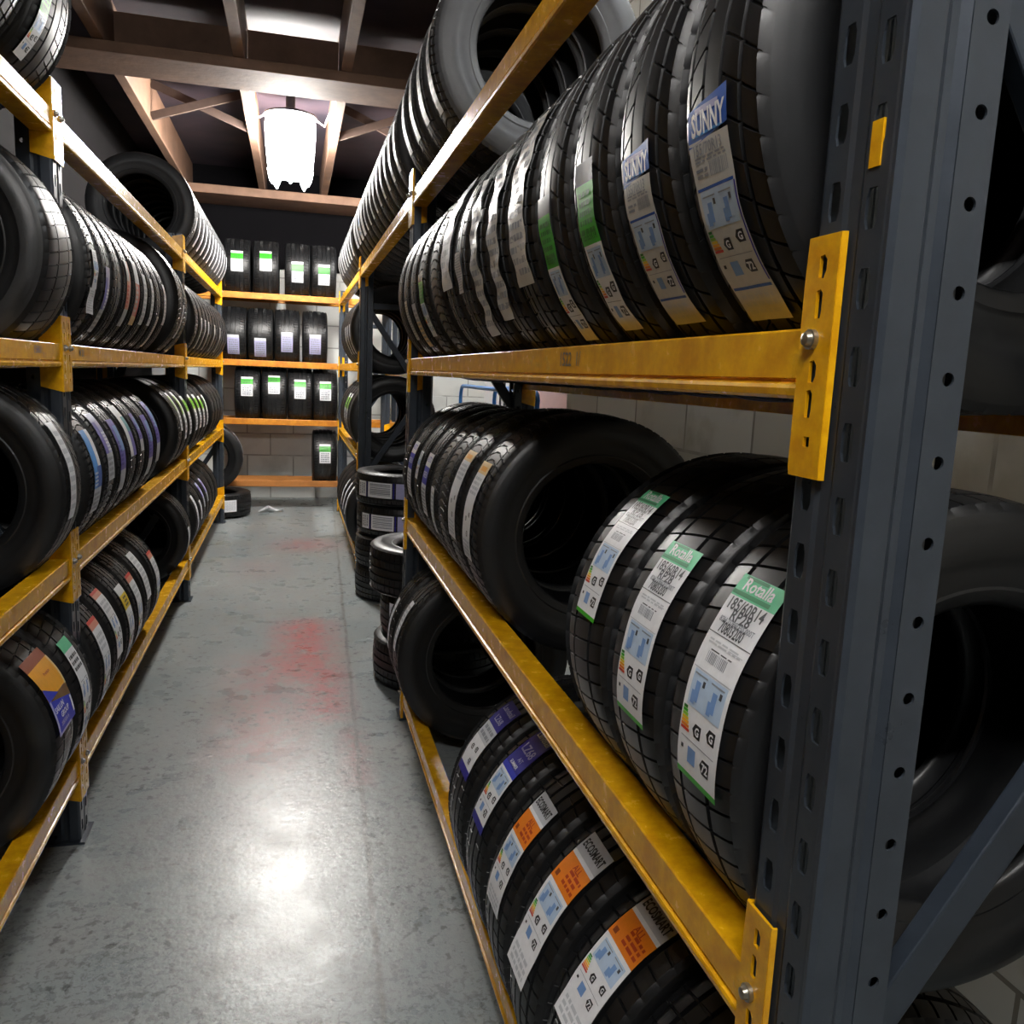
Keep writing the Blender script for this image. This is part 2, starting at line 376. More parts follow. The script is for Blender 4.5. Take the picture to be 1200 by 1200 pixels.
def style(l, k):
    r, t = l.rect, l.text
    if k == 'sunny':
        r(0, .15, -.5, .5, 'blue', sk=-.04); r(.15, 1, -.5, .5, 'dirty')
        r(.02, .05, -.3, .3, 'lilac', 1); t('SUNNY', .085, .04, .020, 'white', 2, .86, .03); r(.125, .135, -.4, .4, 'sky', 1)
        t('155/70R13', .19, -.02, .010, 'mid', 2, .7); l.lines(.215, .245, 2); l.bars(.25, .31, -.05, .4); l.lines(.26, .31, 2, v0=-.4, v1=-.1)
        r(.345, .358, -.46, .46, 'blue', 1); r(.36, .50, -.42, .44, 'lblue', 1); r(.36, .80, .455, .485, 'navy', 1)
        l.eu(.37, .80); r(.815, .83, -.46, .46, 'blue', 1); l.lines(.85, .97, 3, 'grey')
    elif k == 'greentop':
        r(0, .12, -.5, .5, 'clear'); r(.12, .45, -.5, .5, 'green'); r(.45, 1, -.5, .5, 'white')
        l.lines(.15, .40, 5, 'dgreen'); t('165/65R14', .40, 0, .011, 'dgreen', 2, .8); l.eu(.47, .95)
    elif k == 'mint':
        r(0, .115, -.5, .5, 'mint'); r(.115, .972, -.5, .5, 'white'); r(.972, 1, -.5, .5, 'green')
        t('Rotalla', .045, 0, .014, 'white', 2, .7); r(.004, .02, -.4, .1, 'dmint', 1); r(.085, .105, -.5, .35, 'dmint', 1)
        t('185/60R14', .15, 0, .0135, 'text', 2, .8); t('RP28', .198, 0, .0125, 'text', 2, .5); t('82H TUBELESS 000T', .235, 0, .006, 'mid', 2, .8); t('70803200', .268, -.04, .0125, 'text', 2, .55)
        r(.305, .309, -.5, .5, 'text', 1); l.lines(.33, .36, 2, 'grey'); l.lines(.375, .385, 1, 'text', -.25, .25); l.bars(.39, .44, -.28, .2); r(.345, .35, .1, .42, 'grey', 1)
        r(.48, .484, -.46, .46, 'grey', 1); l.eu(.49, .965)
    elif k == 'cream':
        r(0, .13, -.5, .5, 'cream'); r(.13, 1, -.5, .5, 'white'); r(.05, .10, -.3, .3, 'amber', 1)
        l.lines(.16, .36, 4, 'grey'); l.tagbox(.55, .2, .010, 'C'); l.tagbox(.60, -.15, .010, 'B'); l.tagbox(.74, .1, .012, '70'); l.lines(.80, .96, 4, 'grey')
    elif k == 'purple':
        r(0, .22, -.5, .5, 'white'); r(.22, .50, -.5, .5, 'royal'); r(.50, 1, -.5, .5, 'white')
        t('AUTO', .10, 0, .018, 'purple', 2, .8); t('GREEN', .35, 0, .018, 'white', 2, .8); l.lines(.55, .95, 7, 'mid')
    elif k == 'strip':
        r(0, 1, -.5, .5, 'dirty'); l.lines(.05, .95, 14, 'mid', -.45, .45)
    elif k == 'white':
        r(0, 1, -.5, .5, 'white'); l.lines(.05, .25, 3, 'grey'); l.eu(.30, .9)
    elif k == 'plain':
        r(0, 1, -.5, .5, 'white'); l.lines(.08, .92, 9, 'grey')
    elif k == 'ecosmart':
        r(0, .16, -.5, .5, 'grey'); r(.16, .19, -.5, .5, 'white'); r(.19, .40, -.5, .5, 'orange'); r(.40, 1, -.5, .5, 'white')
        t('ECOSMART', .08, 0, .016, 'black', 2, .86, .03); t('ALL', .23, .05, .011, 'dorange', 2, .5); l.lines(.25, .37, 3, 'dorange', -.1, .42); r(.33, .37, -.42, -.3, 'rust', 1); l.eu(.43, .83); l.lines(.86, .98, 3, 'grey')
    elif k == 'navy':
        r(0, .48, -.5, .5, 'navy'); r(.48, .93, -.5, .5, 'white'); r(.93, 1, -.5, .5, 'navy')
        t('Landsail', .08, 0, .016, 'white', 2, .8); t('LZ68', .24, 0, .021, 'lilac', 2, .75); t('A/T', .34, .1, .010, 'lilac', 2); r(.43, .48, -.5, .5, 'royal', 1); t('SUMMER', .40, 0, .008, 'white', 2, .7); l.eu(.50, .92)
    elif k == 'navygrey':
        r(0, .35, -.5, .5, 'navy'); r(.35, .55, -.5, .5, 'grey'); r(.55, .90, -.5, .5, 'white'); r(.90, 1, -.5, .5, 'navy')
        t('Landsail', .10, 0, .015, 'lilac', 2, .8); t('LZ68', .25, 0, .016, 'lilac', 2, .6); l.lines(.37, .53, 2, 'mid'); l.tagbox(.66, .15, .012, 'G'); l.tagbox(.68, -.2, .012, 'G'); l.tagbox(.82, .1, .013, '72')
    elif k == 'flag':
        r(0, .14, -.5, .5, 'rust'); l.rect(.14, .55, -.5, .5, 'amber'); r(.55, 1, -.5, .5, 'royal'); l.poly([(.38, -.5), (.72, .5), (.55, .5), (.55, -.5)], 'amber', 1)
        l.poly([(.38, -.5), (.56, .03), (.56, -.5)], 'royal', 2)
        r(.14, .56, .43, .5, 'cream', 2); r(.56, 1, -.5, -.43, 'lilac', 2); r(.97, 1, -.5, .2, 'lilac', 2); t('Premium', .28, .05, .008, 'dorange', 2, .6); r(.72, .93, .40, .47, 'white', 2)
        t('SAILUN', .70, -.18, .014, 'white', 3, .5); t('GROUP', .80, .0, .013, 'white', 3, .6); t('205/55R16', .89, -.1, .010, 'lilac', 3, .6)
    elif k == 'mintsmall':
        r(0, .12, -.5, .5, 'mint'); r(.12, 1, -.5, .5, 'white'); l.lines(.16, .34, 3, 'text'); l.eu(.42, .95, 'white')
    elif k == 'redtop':
        r(0, .11, -.5, .5, 'salmon'); r(.11, 1, -.5, .5, 'white'); r(.0, .04, -.5, .5, 'red', 1); l.lines(.16, .36, 3, 'grey'); l.eu(.40, .92, 'white')
    elif k == 'yellowmid':
        r(0, .12, -.5, .5, 'white'); r(.12, .30, -.5, .5, 'yellow'); r(.30, 1, -.5, .5, 'white'); l.lines(.14, .28, 3, 'text', -.2, .3); l.eu(.36, .94, 'white')
    elif k == 'salmon':
        r(0, .72, -.5, .5, 'salmon'); r(.72, 1, -.5, .5, 'grey'); r(0, .3, -.5, .1, 'dirty', 1); l.lines(.35, .70, 6, 'red', -.4, .1)
    elif k == 'salmon2':
        r(0, .35, -.5, .5, 'white'); r(.35, .85, -.5, .2, 'salmon'); r(.35, .85, .2, .5, 'red'); r(.85, 1, -.5, .5, 'cream'); l.lines(.38, .8, 6, 'dirty', -.4, .1)
    elif k == 'skyblue':
        r(0, .70, -.5, .12, 'sky'); r(0, .70, .12, .5, 'white'); r(.70, 1, -.5, .5, 'grey'); r(.45, .70, -.1, .5, 'blue', 1); l.lines(.5, .68, 4, 'white', -.45, .0, 2); l.lines(.74, .97, 4, 'mid')
    elif k == 'violet':
        r(0, .62, -.5, .5, 'lilac'); r(.62, 1, -.5, .5, 'grey'); r(.15, .62, -.5, .0, 'purple', 1); l.lines(.3, .6, 6, 'white', 0, .45); l.lines(.66, .96, 4, 'mid')
    elif k == 'bluestrip':
        r(0, .70, -.5, .5, 'purple'); r(.70, 1, -.5, .5, 'grey'); r(.1, .45, -.1, .5, 'icon', 1); l.lines(.3, .65, 6, 'navy', -.4, .1)
    elif k == 'whiteblue':
        r(0, .25, -.5, .5, 'white'); r(.25, 1, -.5, .0, 'white'); r(.25, 1, .0, .5, 'teal'); r(.55, 1, .0, .5, 'purple', 1)
    elif k == 'lime':
        r(0, .12, -.5, .5, 'white'); r(.12, .42, -.5, .5, 'lime'); r(.42, 1, -.5, .5, 'white'); l.lines(.16, .38, 3, 'green'); l.lines(.50, .92, 5, 'mid')
    elif k == 'limethin':
        r(0, 1, -.5, .5, 'white'); r(.1, .5, -.5, -.1, 'lime', 1); l.lines(.55, .95, 4, 'mid')
    elif k == 'price':
        r(0, .12, -.5, .5, 'white'); r(.12, .42, -.5, .5, 'green'); r(.42, 1, -.5, .5, 'white'); l.lines(.16, .38, 3, 'dgreen'); l.lines(.46, .95, 5, 'mid')
    elif k == 'pricedark':
        r(0, .12, -.5, .5, 'white'); r(.12, .46, -.5, .5, 'dgreen'); r(.46, 1, -.5, .5, 'grey'); l.lines(.5, .95, 5, 'mid')
    elif k == 'sheet':
        r(0, 1, -.5, .5, 'lilac'); r(0, .14, -.5, .5, 'grey', 1); l.lines(.2, .95, 7, 'mid')
    elif k == 'side':      # long way round a lying tyre
        r(0, .16, -.5, .5, 'lilac'); r(.19, .21, -.5, .5, 'navy'); r(.23, .72, -.5, .5, 'white'); r(.745, .76, -.5, .5, 'navy'); r(.775, 1, -.5, .5, 'white')
        l.bars(.26, .68, -.4, .4, 'mid', 7); l.lines(.8, .98, 3, 'mid')
    elif k == 'brown':
        r(0, .4, -.5, .5, 'grey'); r(.4, 1, -.5, .5, 'cream'); l.lines(.1, .9, 8, 'mid')
_lab = {}
def get_label(k, R, W, L, flap=0, cr=0):
    key = (k, round(R, 3), W, round(L, 2), flap, cr)
    if key not in _lab:
        l = Lab(R, W, L, flap, cr); style(l, k); _lab[key] = l.mesh()
    return _lab[key]

WORDS = {'sunny': 'blue-topped white', 'greentop': 'green-topped white', 'mint': 'wide mint-green-topped white', 'cream': 'cream-topped white', 'purple': 'white and purple', 'strip': 'crumpled grey-white', 'white': 'white',
         'plain': 'plain white', 'ecosmart': 'orange-banded white', 'navy': 'navy and white', 'navygrey': 'navy, grey and white', 'flag': 'orange and blue', 'mintsmall': 'mint-topped white', 'redtop': 'red-topped white',
         'yellowmid': 'yellow-banded white', 'salmon': 'salmon-pink', 'salmon2': 'salmon and white', 'skyblue': 'sky-blue and white', 'violet': 'lilac and purple', 'bluestrip': 'purple and blue', 'whiteblue': 'white and teal',
         'lime': 'lime-green and white', 'limethin': 'thin lime and white', 'price': 'green-banded white', 'pricedark': 'dark-green-banded', 'sheet': 'pale lilac', 'side': 'white sideways', 'brown': 'grey and cream'}
def place_tyre(loc, R, W, pat, rim=None, rot=(0, 0, 0), labels=(), label='', group=None, lamplit=False, spin=None):
    rim = rim or R * .60
    o = bpy.data.objects.new('tyre', get_tyre(R, W, rim, pat, lamplit)); COL.objects.link(o)
    o.location = loc
    s = random.uniform(0, .1) if spin is None else spin
    # spin about the axle first, then the standing direction
    o.rotation_euler = (rot[0], rot[1], rot[2])
    tag(o, label, 'tyre', group)
    for (k, th, ln, w, yo, flap, cr) in labels:
        c = bpy.data.objects.new('paper_label', get_label(k, R, w, ln, flap, cr)); COL.objects.link(c); c.parent = o
        c.location = (0, yo, 0); c.rotation_euler = (0, math.radians(th), 0)
        c['label'] = WORDS[k] + ' paper label'
    return o

# ------------------------------------------------------------------ racking
XR, XL = .40, -.558
BT = dict(R4=.622, R3=.049, R2=-.523, R1=-1.185, L4=.585, L3=.034, L2=-.51, L1=-1.063)
for k in BT: BT[k] += H

def perf_strip(mb, x_of, w0, w1, z0, z1, holes, depth_axis):
    """flat strip between across-coordinates w0,w1 and z0,z1 with hole polygons; x_of(a,z)->3D point"""
    zs = sorted(holes, key=lambda h: h[1])
    cuts = [z0]
    for a, b in zip(zs[:-1], zs[1:]): cuts.append((a[1] + b[1]) / 2)
    cuts.append(z1)
    for (cw, cz, poly), ca, cb in zip(zs, cuts[:-1], cuts[1:]):
        area = sum(p[0] * q[1] - q[0] * p[1] for p, q in zip(poly, poly[1:] + poly[:1]))
        if area < 0: poly = poly[::-1]
        pts = [(cw + p[0], cz + p[1]) for p in poly]
        n = len(pts); outer = []
        for px, pz in pts:
            dx, dz = px - cw, pz - cz
            t = min(((w1 - cw) / dx if dx > 1e-9 else (w0 - cw) / dx if dx < -1e-9 else 1e9), ((cb - cz) / dz if dz > 1e-9 else (ca - cz) / dz if dz < -1e-9 else 1e9))
            outer.append((cw + dx * t, cz + dz * t))
        corners = [(w0, ca), (w1, ca), (w1, cb), (w0, cb)]
        ang = lambda p: math.atan2(p[1] - cz, p[0] - cw)
        vs = [x_of(*p) for p in pts] + [x_of(*p) for p in outer] + [x_of(*p) for p in corners]
        fs = []
        for i in range(n):
            j = (i + 1) % n; a0 = ang(outer[i]); span = (ang(outer[j]) - a0) % (2 * PI)
            cs = sorted((((ang(c) - a0) % (2 * PI)), 2 * n + k) for k, c in enumerate(corners))
            mid = [k for a, k in cs if 1e-6 < a < span - 1e-6]
            fs.append((i, j, n + j) + tuple(reversed(mid)) + (n + i,))
        mb.add(vs, fs)

SLOT = [(-.0045, -.0145), (.0045, -.0145), (.0068, -.008), (.0068, .008), (.0045, .0145), (-.0045, .0145), (-.0068, .008), (-.0068, -.008)]
ROUND = [(.0052 * math.cos(2 * PI * i / 16 + .1), .0052 * math.sin(2 * PI * i / 16 + .1)) for i in range(16)]
def plain_strip(mb, a, b, z0, z1):
    mb.add([(a[0], a[1], z0), (b[0], b[1], z0), (b[0], b[1], z1), (a[0], a[1], z1)], [(0, 1, 2, 3)])
def post_mesh(zt):
    """open steel section: slotted front face in the plane x=0, width .086 along y (0...086), sides going to x=.075"""
    mb = MB(); W = .086
    nz = int((zt - .02) / .0615)
    for w0, w1, c, sh in ((.006, .032, .0205, 0), (.054, .080, .0655, .012)):
        perf_strip(mb, lambda a, z: (0, a, z), w0, w1, 0, zt, [(c, .03 + .056 * i + sh, SLOT) for i in range(int(zt / .056) - 1)], 0)
    # raised middle channel
    plain_strip(mb, (0, .032), (.004, .036), 0, zt); plain_strip(mb, (.004, .036), (.004, .050), 0, zt); plain_strip(mb, (.004, .050), (0, .054), 0, zt)
    for s in (0, 1):
        y = lambda a: a if s == 0 else W - a
        e0, e1 = (.006, .080)
        prof = [(0, y(.006)), (.0018, y(.0018)), (.006, y(0)), (.026, y(0)), (.034, y(.006)), (.042, y(.006)), (.048, y(.001))]
        for p, q in zip(prof[:-1], prof[1:]): plain_strip(mb, p, q, 0, zt)
        perf_strip(mb, lambda a, z: (a, y(.001), z), .048, .078, 0, zt, [(.064, .02 + .0615 * i, ROUND) for i in range(nz)], 0)
        plain_strip(mb, (.078, y(.001)), (.080, y(.006)), 0, zt); plain_strip(mb, (.080, y(.006)), (.080, y(.018)), 0, zt)
    me = mb.mesh('upright', [M['post']]); weld(me, 2e-5)
    return me
POSTS = {'R': post_mesh(BT['R4'] + .072), 'L': post_mesh(BT['L4'] + .072)}
def finish_post(o):
    so = o.modifiers.new('sheet', 'SOLIDIFY'); so.thickness = .0022; so.offset = -1

def beam_mb(length, flip):
    """front face at x=0 (aisle side is -x), length along y from 0"""
    h = .057; pr = [(.002, 0), (.0, -.002), (0, -h * .70), (.0035, -h * .715), (.0035, -h * .755), (-.0025, -h * .79), (-.0035, -h * .85), (-.0025, -h * .95), (.0005, -h), (.045, -h), (.045, 0)]
    n = len(pr); s = -1 if flip else 1
    vs = [(s * x, 0, z) for x, z in pr] + [(s * x, length, z) for x, z in pr]
    fs = [(i, (i + 1) % n, n + (i + 1) % n, n + i) for i in range(n)] + [tuple(range(n - 1, -1, -1)), tuple(range(n, 2 * n))]
    mb = MB(); mb.add(vs, fs); return mb
HOLE_D = [(-.0045, -.008), (.002, -.009), (.0048, -.003), (.0048, .005), (.001, .009), (-.0045, .008)]
HOLE_S = [(-.004, -.011), (.003, -.011), (.004, -.005), (.004, .008), (.001, .011), (-.004, .010)]
HOLE_Q = [(-.004, -.004), (.004, -.004), (.004, .004), (-.004, .004)]
def connector_mesh(side, direction):
    """L-shaped end plate; y=0 is the beam end, front leg runs in +y*direction over the post face"""
    s = -1 if side == 'L' else 1
    mb = MB(); d = direction
    top, bot = .0685, -.1185
    hs = [(.022 * d, .045, HOLE_D), (.021 * d, .017, HOLE_S), (.021 * d, -.035, HOLE_D), (.020 * d, -.060, HOLE_S), (.022 * d, -.090, HOLE_Q)]
    if d < 0: hs = [(c, z, [(-a, b) for a, b in p]) for c, z, p in hs]
    w0, w1 = sorted((0, .041 * d))
    perf_strip(mb, lambda a, z: (-.004 * s, a, z), w0, w1, bot, top, hs, 0)
    mb.add([(-.004 * s, 0, bot), (.047 * s, 0, bot + .012), (.047 * s, 0, top - .012), (-.004 * s, 0, top)], [(0, 1, 2, 3)])
    mb.add([(-.004 * s, .041 * d, bot), (-.004 * s, .041 * d, top), (-.0005 * s, .0425 * d, top), (-.0005 * s, .0425 * d, bot)], [(0, 1, 2, 3)])
    me = mb.mesh('connector', [M['yellow']]); weld(me); return me
CONN = {(s, d): connector_mesh(s, d) for s in 'RL' for d in (1, -1)}
def bolt_mesh():
    mb = MB(); mb.tube([(0, 0, 0), (-.004, 0, 0)], [.008, .008], 12); mb.tube([(-.004, 0, 0), (-.008, 0, 0), (-.0095, 0, 0)], [.006, .005, .002], 12)
    return mb.mesh('bolt', [M['bolt']], smooth=40)
BOLT = bolt_mesh()
def link(name, me, parent, loc, rot=None):
    o = bpy.data.objects.new(name, me); COL.objects.link(o); o.parent = parent; o.location = loc
    if rot: o.rotation_euler = rot
    return o
def add_beam(root, side, x, y0, y1, ztop, conn=(True, True), rear=False, writing=None):
    s = 1 if side == 'R' else -1
    fl = (side == 'L') != rear
    b = beam_mb(y1 - y0, fl).build('beam', M['yellow'], root, loc=(x, y0, ztop))
    cs = {'R': 'L', 'L': 'R'}[side] if rear else side
    for on, yy, d in ((conn[0], 0, -1), (conn[1], y1 - y0, 1)):
        if on:
            c = link('connector', CONN[(cs, d)], b, (0, yy, 0))
            so = c.modifiers.new('sheet', 'SOLIDIFY'); so.thickness = .003; so.offset = 0
            if not rear: link('bolt', BOLT, b, (-.0055 * s, yy + .018 * d, -.010), (0, 0, 0 if side == 'R' else PI))
    for t, yy, h in writing or ():
        vs, fs, w = text_geo(t, .004); mb = MB(); dy = -1 if side == 'R' else 1
        mb.add([(-.0006 * s, yy + dy * px * h, -.019 + pz * h) for px, pz in vs], fs)
        mb.build('handwriting', P['text'], b)['label'] = 'dark handwritten marker scribble'
    return b
def frame(root, side, yfar, depth=None, rear_only=False, brace=True):
    """upright frame whose slotted faces look into the aisle (front) and away (rear); yfar is its far edge"""
    s = 1 if side == 'R' else -1
    x = XR if side == 'R' else XL
    depth = .466 if side == 'R' else .426
    if not rear_only:
        f = link('upright', POSTS[side], root, (x, yfar - .086 if s > 0 else yfar, 0), (0, 0, 0 if s > 0 else PI)); finish_post(f)
        mb = MB(); mb.box((x - .012 * s, yfar - .098, 0), (x + .09 * s, yfar + .012, .006)); mb.build('foot_plate', M['steel'], root)
    r = link('upright', POSTS[side], root, (x + depth * s, yfar if s > 0 else yfar - .086, 0), (0, 0, PI if s > 0 else 0)); finish_post(r)
    mb = MB(); mb.box((x + (depth - .09) * s, yfar - .098, 0), (x + (depth + .012) * s, yfar + .012, .006)); mb.build('foot_plate', M['steel'], root)
    if brace:
        yc = yfar - .043
        zs = [(.10, 0), (H - .66, 0), (H - .14, 1), (H + .38, 0), (H + .90, 1)]
        a = lambda e: x + s * (.055 if e == 0 else depth - .055)
        segs = [((a(0), yc, .12), (a(1), yc, .12)), ((a(1), yc, .14), (a(0), yc, H - .66)), ((a(0), yc, H - .66), (a(1), yc, H - .14)), ((a(1), yc, H - .14), (a(0), yc, H + .38)), ((a(0), yc, H + .40), (a(1), yc, H + .40))]
        for i, (p, q) in enumerate(segs):
            mb = MB(); yy = .0 if i % 2 else .012
            pp = Vector(p) + Vector((0, yy, 0)); qq = Vector(q) + Vector((0, yy, 0))
            mb.bar(pp, qq, .028, .030, up=(0, 1, 0)) if False else mb.bar(pp, qq, .020, .036, up=(0, 0, 1))
            mb.build('brace', M['steel'], root, bevel=.002)

rr = empty('tyre_rack', (XR + .25, 3.0, 0)); tag(rr, 'long yellow and blue-grey steel tyre racking along the right side of the aisle', 'rack')
lr = empty('tyre_rack', (XL - .25, 3.6, 0)); tag(lr, 'long yellow and blue-grey steel tyre racking along the left side of the aisle', 'rack')
def local(root):            # children are written in world space; shift them under the root
    for c in root.children: c.location = Vector(c.location) - root.location
for y in (.609, 3.096, 5.468, 7.92): frame(rr, 'R', y)
for y in (-.06, 2.408, 4.871, 7.31): frame(lr, 'L', y)
SR, SL = .186, .166                # half spans between front and rear beam edges
RXO = XR + .045 + 2 * SR + .045; LXO = XL - .045 - 2 * SL - .045   # outer faces of the rear beams
for row in ('R1', 'R2', 'R3', 'R4'):
    add_beam(rr, 'R', XR, .609, 3.010, BT[row], writing=[('1522  1/', .60, .021)] if row == 'R3' else None)
    add_beam(rr, 'R', XR, 5.468, 7.834, BT[row])
    for y0, y1 in ((.609, 3.010), (5.468, 7.834)): add_beam(rr, 'R', RXO, y0, y1, BT[row] - (.035 if row == 'R3' else .02), rear=True)
add_beam(rr, 'R', XR, 3.096, 5.382, BT['R4']); add_beam(rr, 'R', RXO, 3.096, 5.382, BT['R4'] - .02, rear=True)
for row in ('L1', 'L2', 'L3', 'L4'):
    for i, (y0, y1) in enumerate(((-.06, 2.322), (2.408, 4.785), (4.871, 7.224))):
        wr = None
        if row == 'L3' and i == 0: wr = [('1580/1 ,', 2.20, .020)]
        if row == 'L3' and i == 1: wr = [('M 28', .13, .019)]
        add_beam(lr, 'L', XL, y0, y1, BT[row], writing=wr)
        add_beam(lr, 'L', LXO, y0, y1, BT[row] - .02, rear=True)
mb = MB(); mb.box((XR - .0012, .5385, H + .158), (XR + .001, .5505, H + .190)); pm = mb.build('paint_patch', M['yellow'], rr); pm['label'] = 'ochre patch between the slots'
local(rr); local(lr)

# ------------------------------------------------------------------ rows of tyres
ORD = ['first', 'second', 'third', 'fourth', 'fifth', 'sixth', 'seventh', 'eighth', 'ninth', 'tenth', 'eleventh', 'twelfth', 'thirteenth', 'fourteenth', 'fifteenth', 'sixteenth', 'seventeenth', 'eighteenth', 'nineteenth', 'twentieth']
SH = {'4': 'top shelf', '3': 'third shelf', '2': 'second shelf', '1': 'bottom shelf'}
def row(key, items, bay, dx=0):
    """items: (y, R, W, pattern, [(style, theta, length, width, yoff, flap, crumple)...], old)"""
    s = 1 if key[0] == 'R' else -1
    sd = 'right' if s > 0 else 'left'
    for i, it in enumerate(items):
        y, R, W, pat, labs = it[:5]; lamplit = it[5] if len(it) > 5 else False
        S = (SR if s > 0 else SL) - (it[6] if len(it) > 6 else dx)
        z = BT[key] + math.sqrt(R * R - S * S) + .0015
        x = (XR + .045 + S) if s > 0 else (XL - .045 - S)
        ln = 'unlabelled black tyre' if not labs else 'tyre with %s label' % WORDS[labs[0][0]]
        place_tyre((x, y, z), R, W, pat, rot=(0, 0, 0 if s > 0 else PI), labels=labs, lamplit=lamplit,
                   label="%s, %s along %s rack's %s, %s" % (ln, ORD[i], sd, SH[key[1]], bay),
                   group='tyres on the %s, %s of the %s rack' % (SH[key[1]], bay, sd))
def lb(k, th0, th1, R, w, yo=0, flap=0, cr=0): return (k, (th0 + th1) / 2, math.radians(abs(th0 - th1)) * R, w, yo, flap, cr)

r3 = .284
row('R3', [
 (.705, r3, .160, 'curve', [lb('sunny', -4, -45, r3, .070, .004, 0, .0006)]),
 (.868, r3, .160, 'curve', [lb('sunny', -5, -44, r3, .070, .002, 0, .0006)]),
 (1.031, r3, .160, 'curve', [lb('greentop', 0, -44, r3, .060, 0, 0, .0008)]),
 (1.194, r3, .160, 'curve', [lb('greentop', -2, -46, r3, .056, .01, 0, .0008)]),
 (1.357, r3, .160, 'rib', [lb('strip', 32, -24, r3, .090, .0, 0, .002)]),
 (1.520, r3, .160, 'rib', [lb('strip', 26, -33, r3, .070, .0, .05, .003)]),
 (1.683, r3, .160, 'rib', [lb('strip', 24, -38, r3, .066, .0, .05, .003)]),
 (1.846, r3, .160, 'rib', [lb('strip', -1, -18, r3, .055, .01, 0, .002)]),
 (2.010, r3, .160, 'rib', [lb('plain', 40, -14, r3, .110, .0, 0, .002)]),
 (2.205, r3, .200, 'fine', []),
 (2.420, r3, .200, 'fine', [lb('greentop', 2, -34, r3, .075, .0, 0, .001)]),
 (2.605, r3, .160, 'rib', [lb('brown', -12, -40, r3, .07, 0)]),
 (2.768, r3, .160, 'rib', [lb('strip', -8, -34, r3, .06, 0)]),
 (2.922, r3, .145, 'rib', [])], 'near bay')
row('R2', [
 (.698, .255, .164, 'block', [lb('mint', 40, -8, .255, .078, -.012)]),
 (.865, .255, .164, 'block', [lb('mint', 40, -8, .255, .076, -.012)]),
 (1.032, .255, .164, 'block', [lb('mint', 52, 8, .255, .068, -.010)]),
 (1.760, .264, .190, 'fine', [lb('cream', 34, -14, .264, .078, .01)]),
 (1.950, .264, .180, 'fine', [lb('cream', 36, -11, .264, .085, .0)]),
 (2.128, .260, .165, 'fine', []),
 (2.295, .255, .160, 'fine', [lb('plain', 8, -22, .255, .05, .0)]),
 (2.458, .255, .160, 'rib', [lb('purple', 26, -16, .255, .08, 0)]),
 (2.622, .255, .160, 'rib', [lb('white', 24, 4, .255, .05, 0)]),
 (2.786, .255, .160, 'rib', [lb('purple', 28, -14, .255, .085, 0)]),
 (2.935, .255, .120, 'rib', [])], 'near bay')
row('R1', [
 (.760, .288, .180, 'rib', []),
 (.948, .288, .180, 'rib', [lb('ecosmart', 62, 20, .288, .085, .0, .03)]),
 (1.134, .288, .180, 'rib', [lb('ecosmart', 57, 9, .288, .085, .0, .05)]),
 (1.320, .288, .180, 'rib', [lb('ecosmart', 50, 6, .288, .078, .0)]),
 (1.506, .288, .180, 'rib', [lb('navy', 64, 16, .288, .080, .0)]),
 (1.692, .288, .180, 'rib', [lb('navygrey', 58, 20, .288, .080, .0)]),
 (2.740, .300, .190, 'rib', [lb('plain', 38, 4, .300, .045, -.01)]),
 (2.912, .300, .150, 'rib', [lb('plain', 30, -6, .300, .035, 0)])], 'near bay')
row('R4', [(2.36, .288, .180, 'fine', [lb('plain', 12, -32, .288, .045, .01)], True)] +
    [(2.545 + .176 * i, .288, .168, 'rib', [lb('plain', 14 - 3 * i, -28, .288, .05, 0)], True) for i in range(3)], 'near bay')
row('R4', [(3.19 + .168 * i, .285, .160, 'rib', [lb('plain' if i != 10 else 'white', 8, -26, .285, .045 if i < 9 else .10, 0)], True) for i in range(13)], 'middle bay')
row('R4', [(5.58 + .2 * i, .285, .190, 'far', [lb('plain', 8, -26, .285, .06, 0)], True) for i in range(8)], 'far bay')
row('R3', [(5.58 + .2 * i, .283, .190, 'rib', [lb('plain', 5, -34, .283, .05, 0)] if i < 3 else []) for i in range(6)], 'far bay')
row('R2', [(5.58 + .2 * i, .283, .190, 'rib', [lb('lime', 32, -20, .283, .08, 0)] if i in (1, 2) else []) for i in range(6)], 'far bay')
row('R1', [(5.59 + .21 * i, .30, .195, 'rib', [lb('plain', 38, 0, .30, .06, 0)] if i < 3 else []) for i in range(6)], 'far bay')
# left rack
row('L4', [(1.90, .275, .230, 'rib', []), (2.185, .275, .255, 'rib', [lb('greentop', -2, -42, .275, .055, .085)])], 'near bay')
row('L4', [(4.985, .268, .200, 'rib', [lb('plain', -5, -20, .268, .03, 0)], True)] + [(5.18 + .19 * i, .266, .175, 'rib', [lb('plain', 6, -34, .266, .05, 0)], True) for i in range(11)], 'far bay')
l3 = .262
row('L3', [(2.180, l3, .260, 'block', [])], 'near bay')
row('L3', [
 (2.490, l3, .150, 'fine', [lb('white', 10, -12, l3, .05, 0, 0, .001), lb('plain', -12, -26, l3, .07, .02, .04, .002)]),
 (2.648, l3, .155, 'rib', [lb('violet', 4, -38, l3, .05, 0)]),
 (2.806, l3, .155, 'rib', []),
 (2.964, l3, .155, 'rib', [lb('salmon', 16, -30, l3, .060, 0)]),
 (3.122, l3, .155, 'rib', [lb('salmon2', 20, -27, l3, .075, 0)]),
 (3.280, l3, .155, 'rib', [lb('plain', 14, -25, l3, .065, 0)]),
 (3.440, l3, .157, 'rib', [lb('plain', 14, -24, l3, .055, 0)]),
 (3.600, l3, .157, 'rib', [lb('strip', -14, -44, l3, .045, 0)]),
 (3.760, l3, .155, 'rib', [lb('plain', 16, -20, l3, .055, 0)]),
 (4.105, .286, .210, 'fine', [lb('plain', -2, -34, .286, .04, -.05)]),
 (4.32, .28, .2, 'fine', [])], 'middle bay')
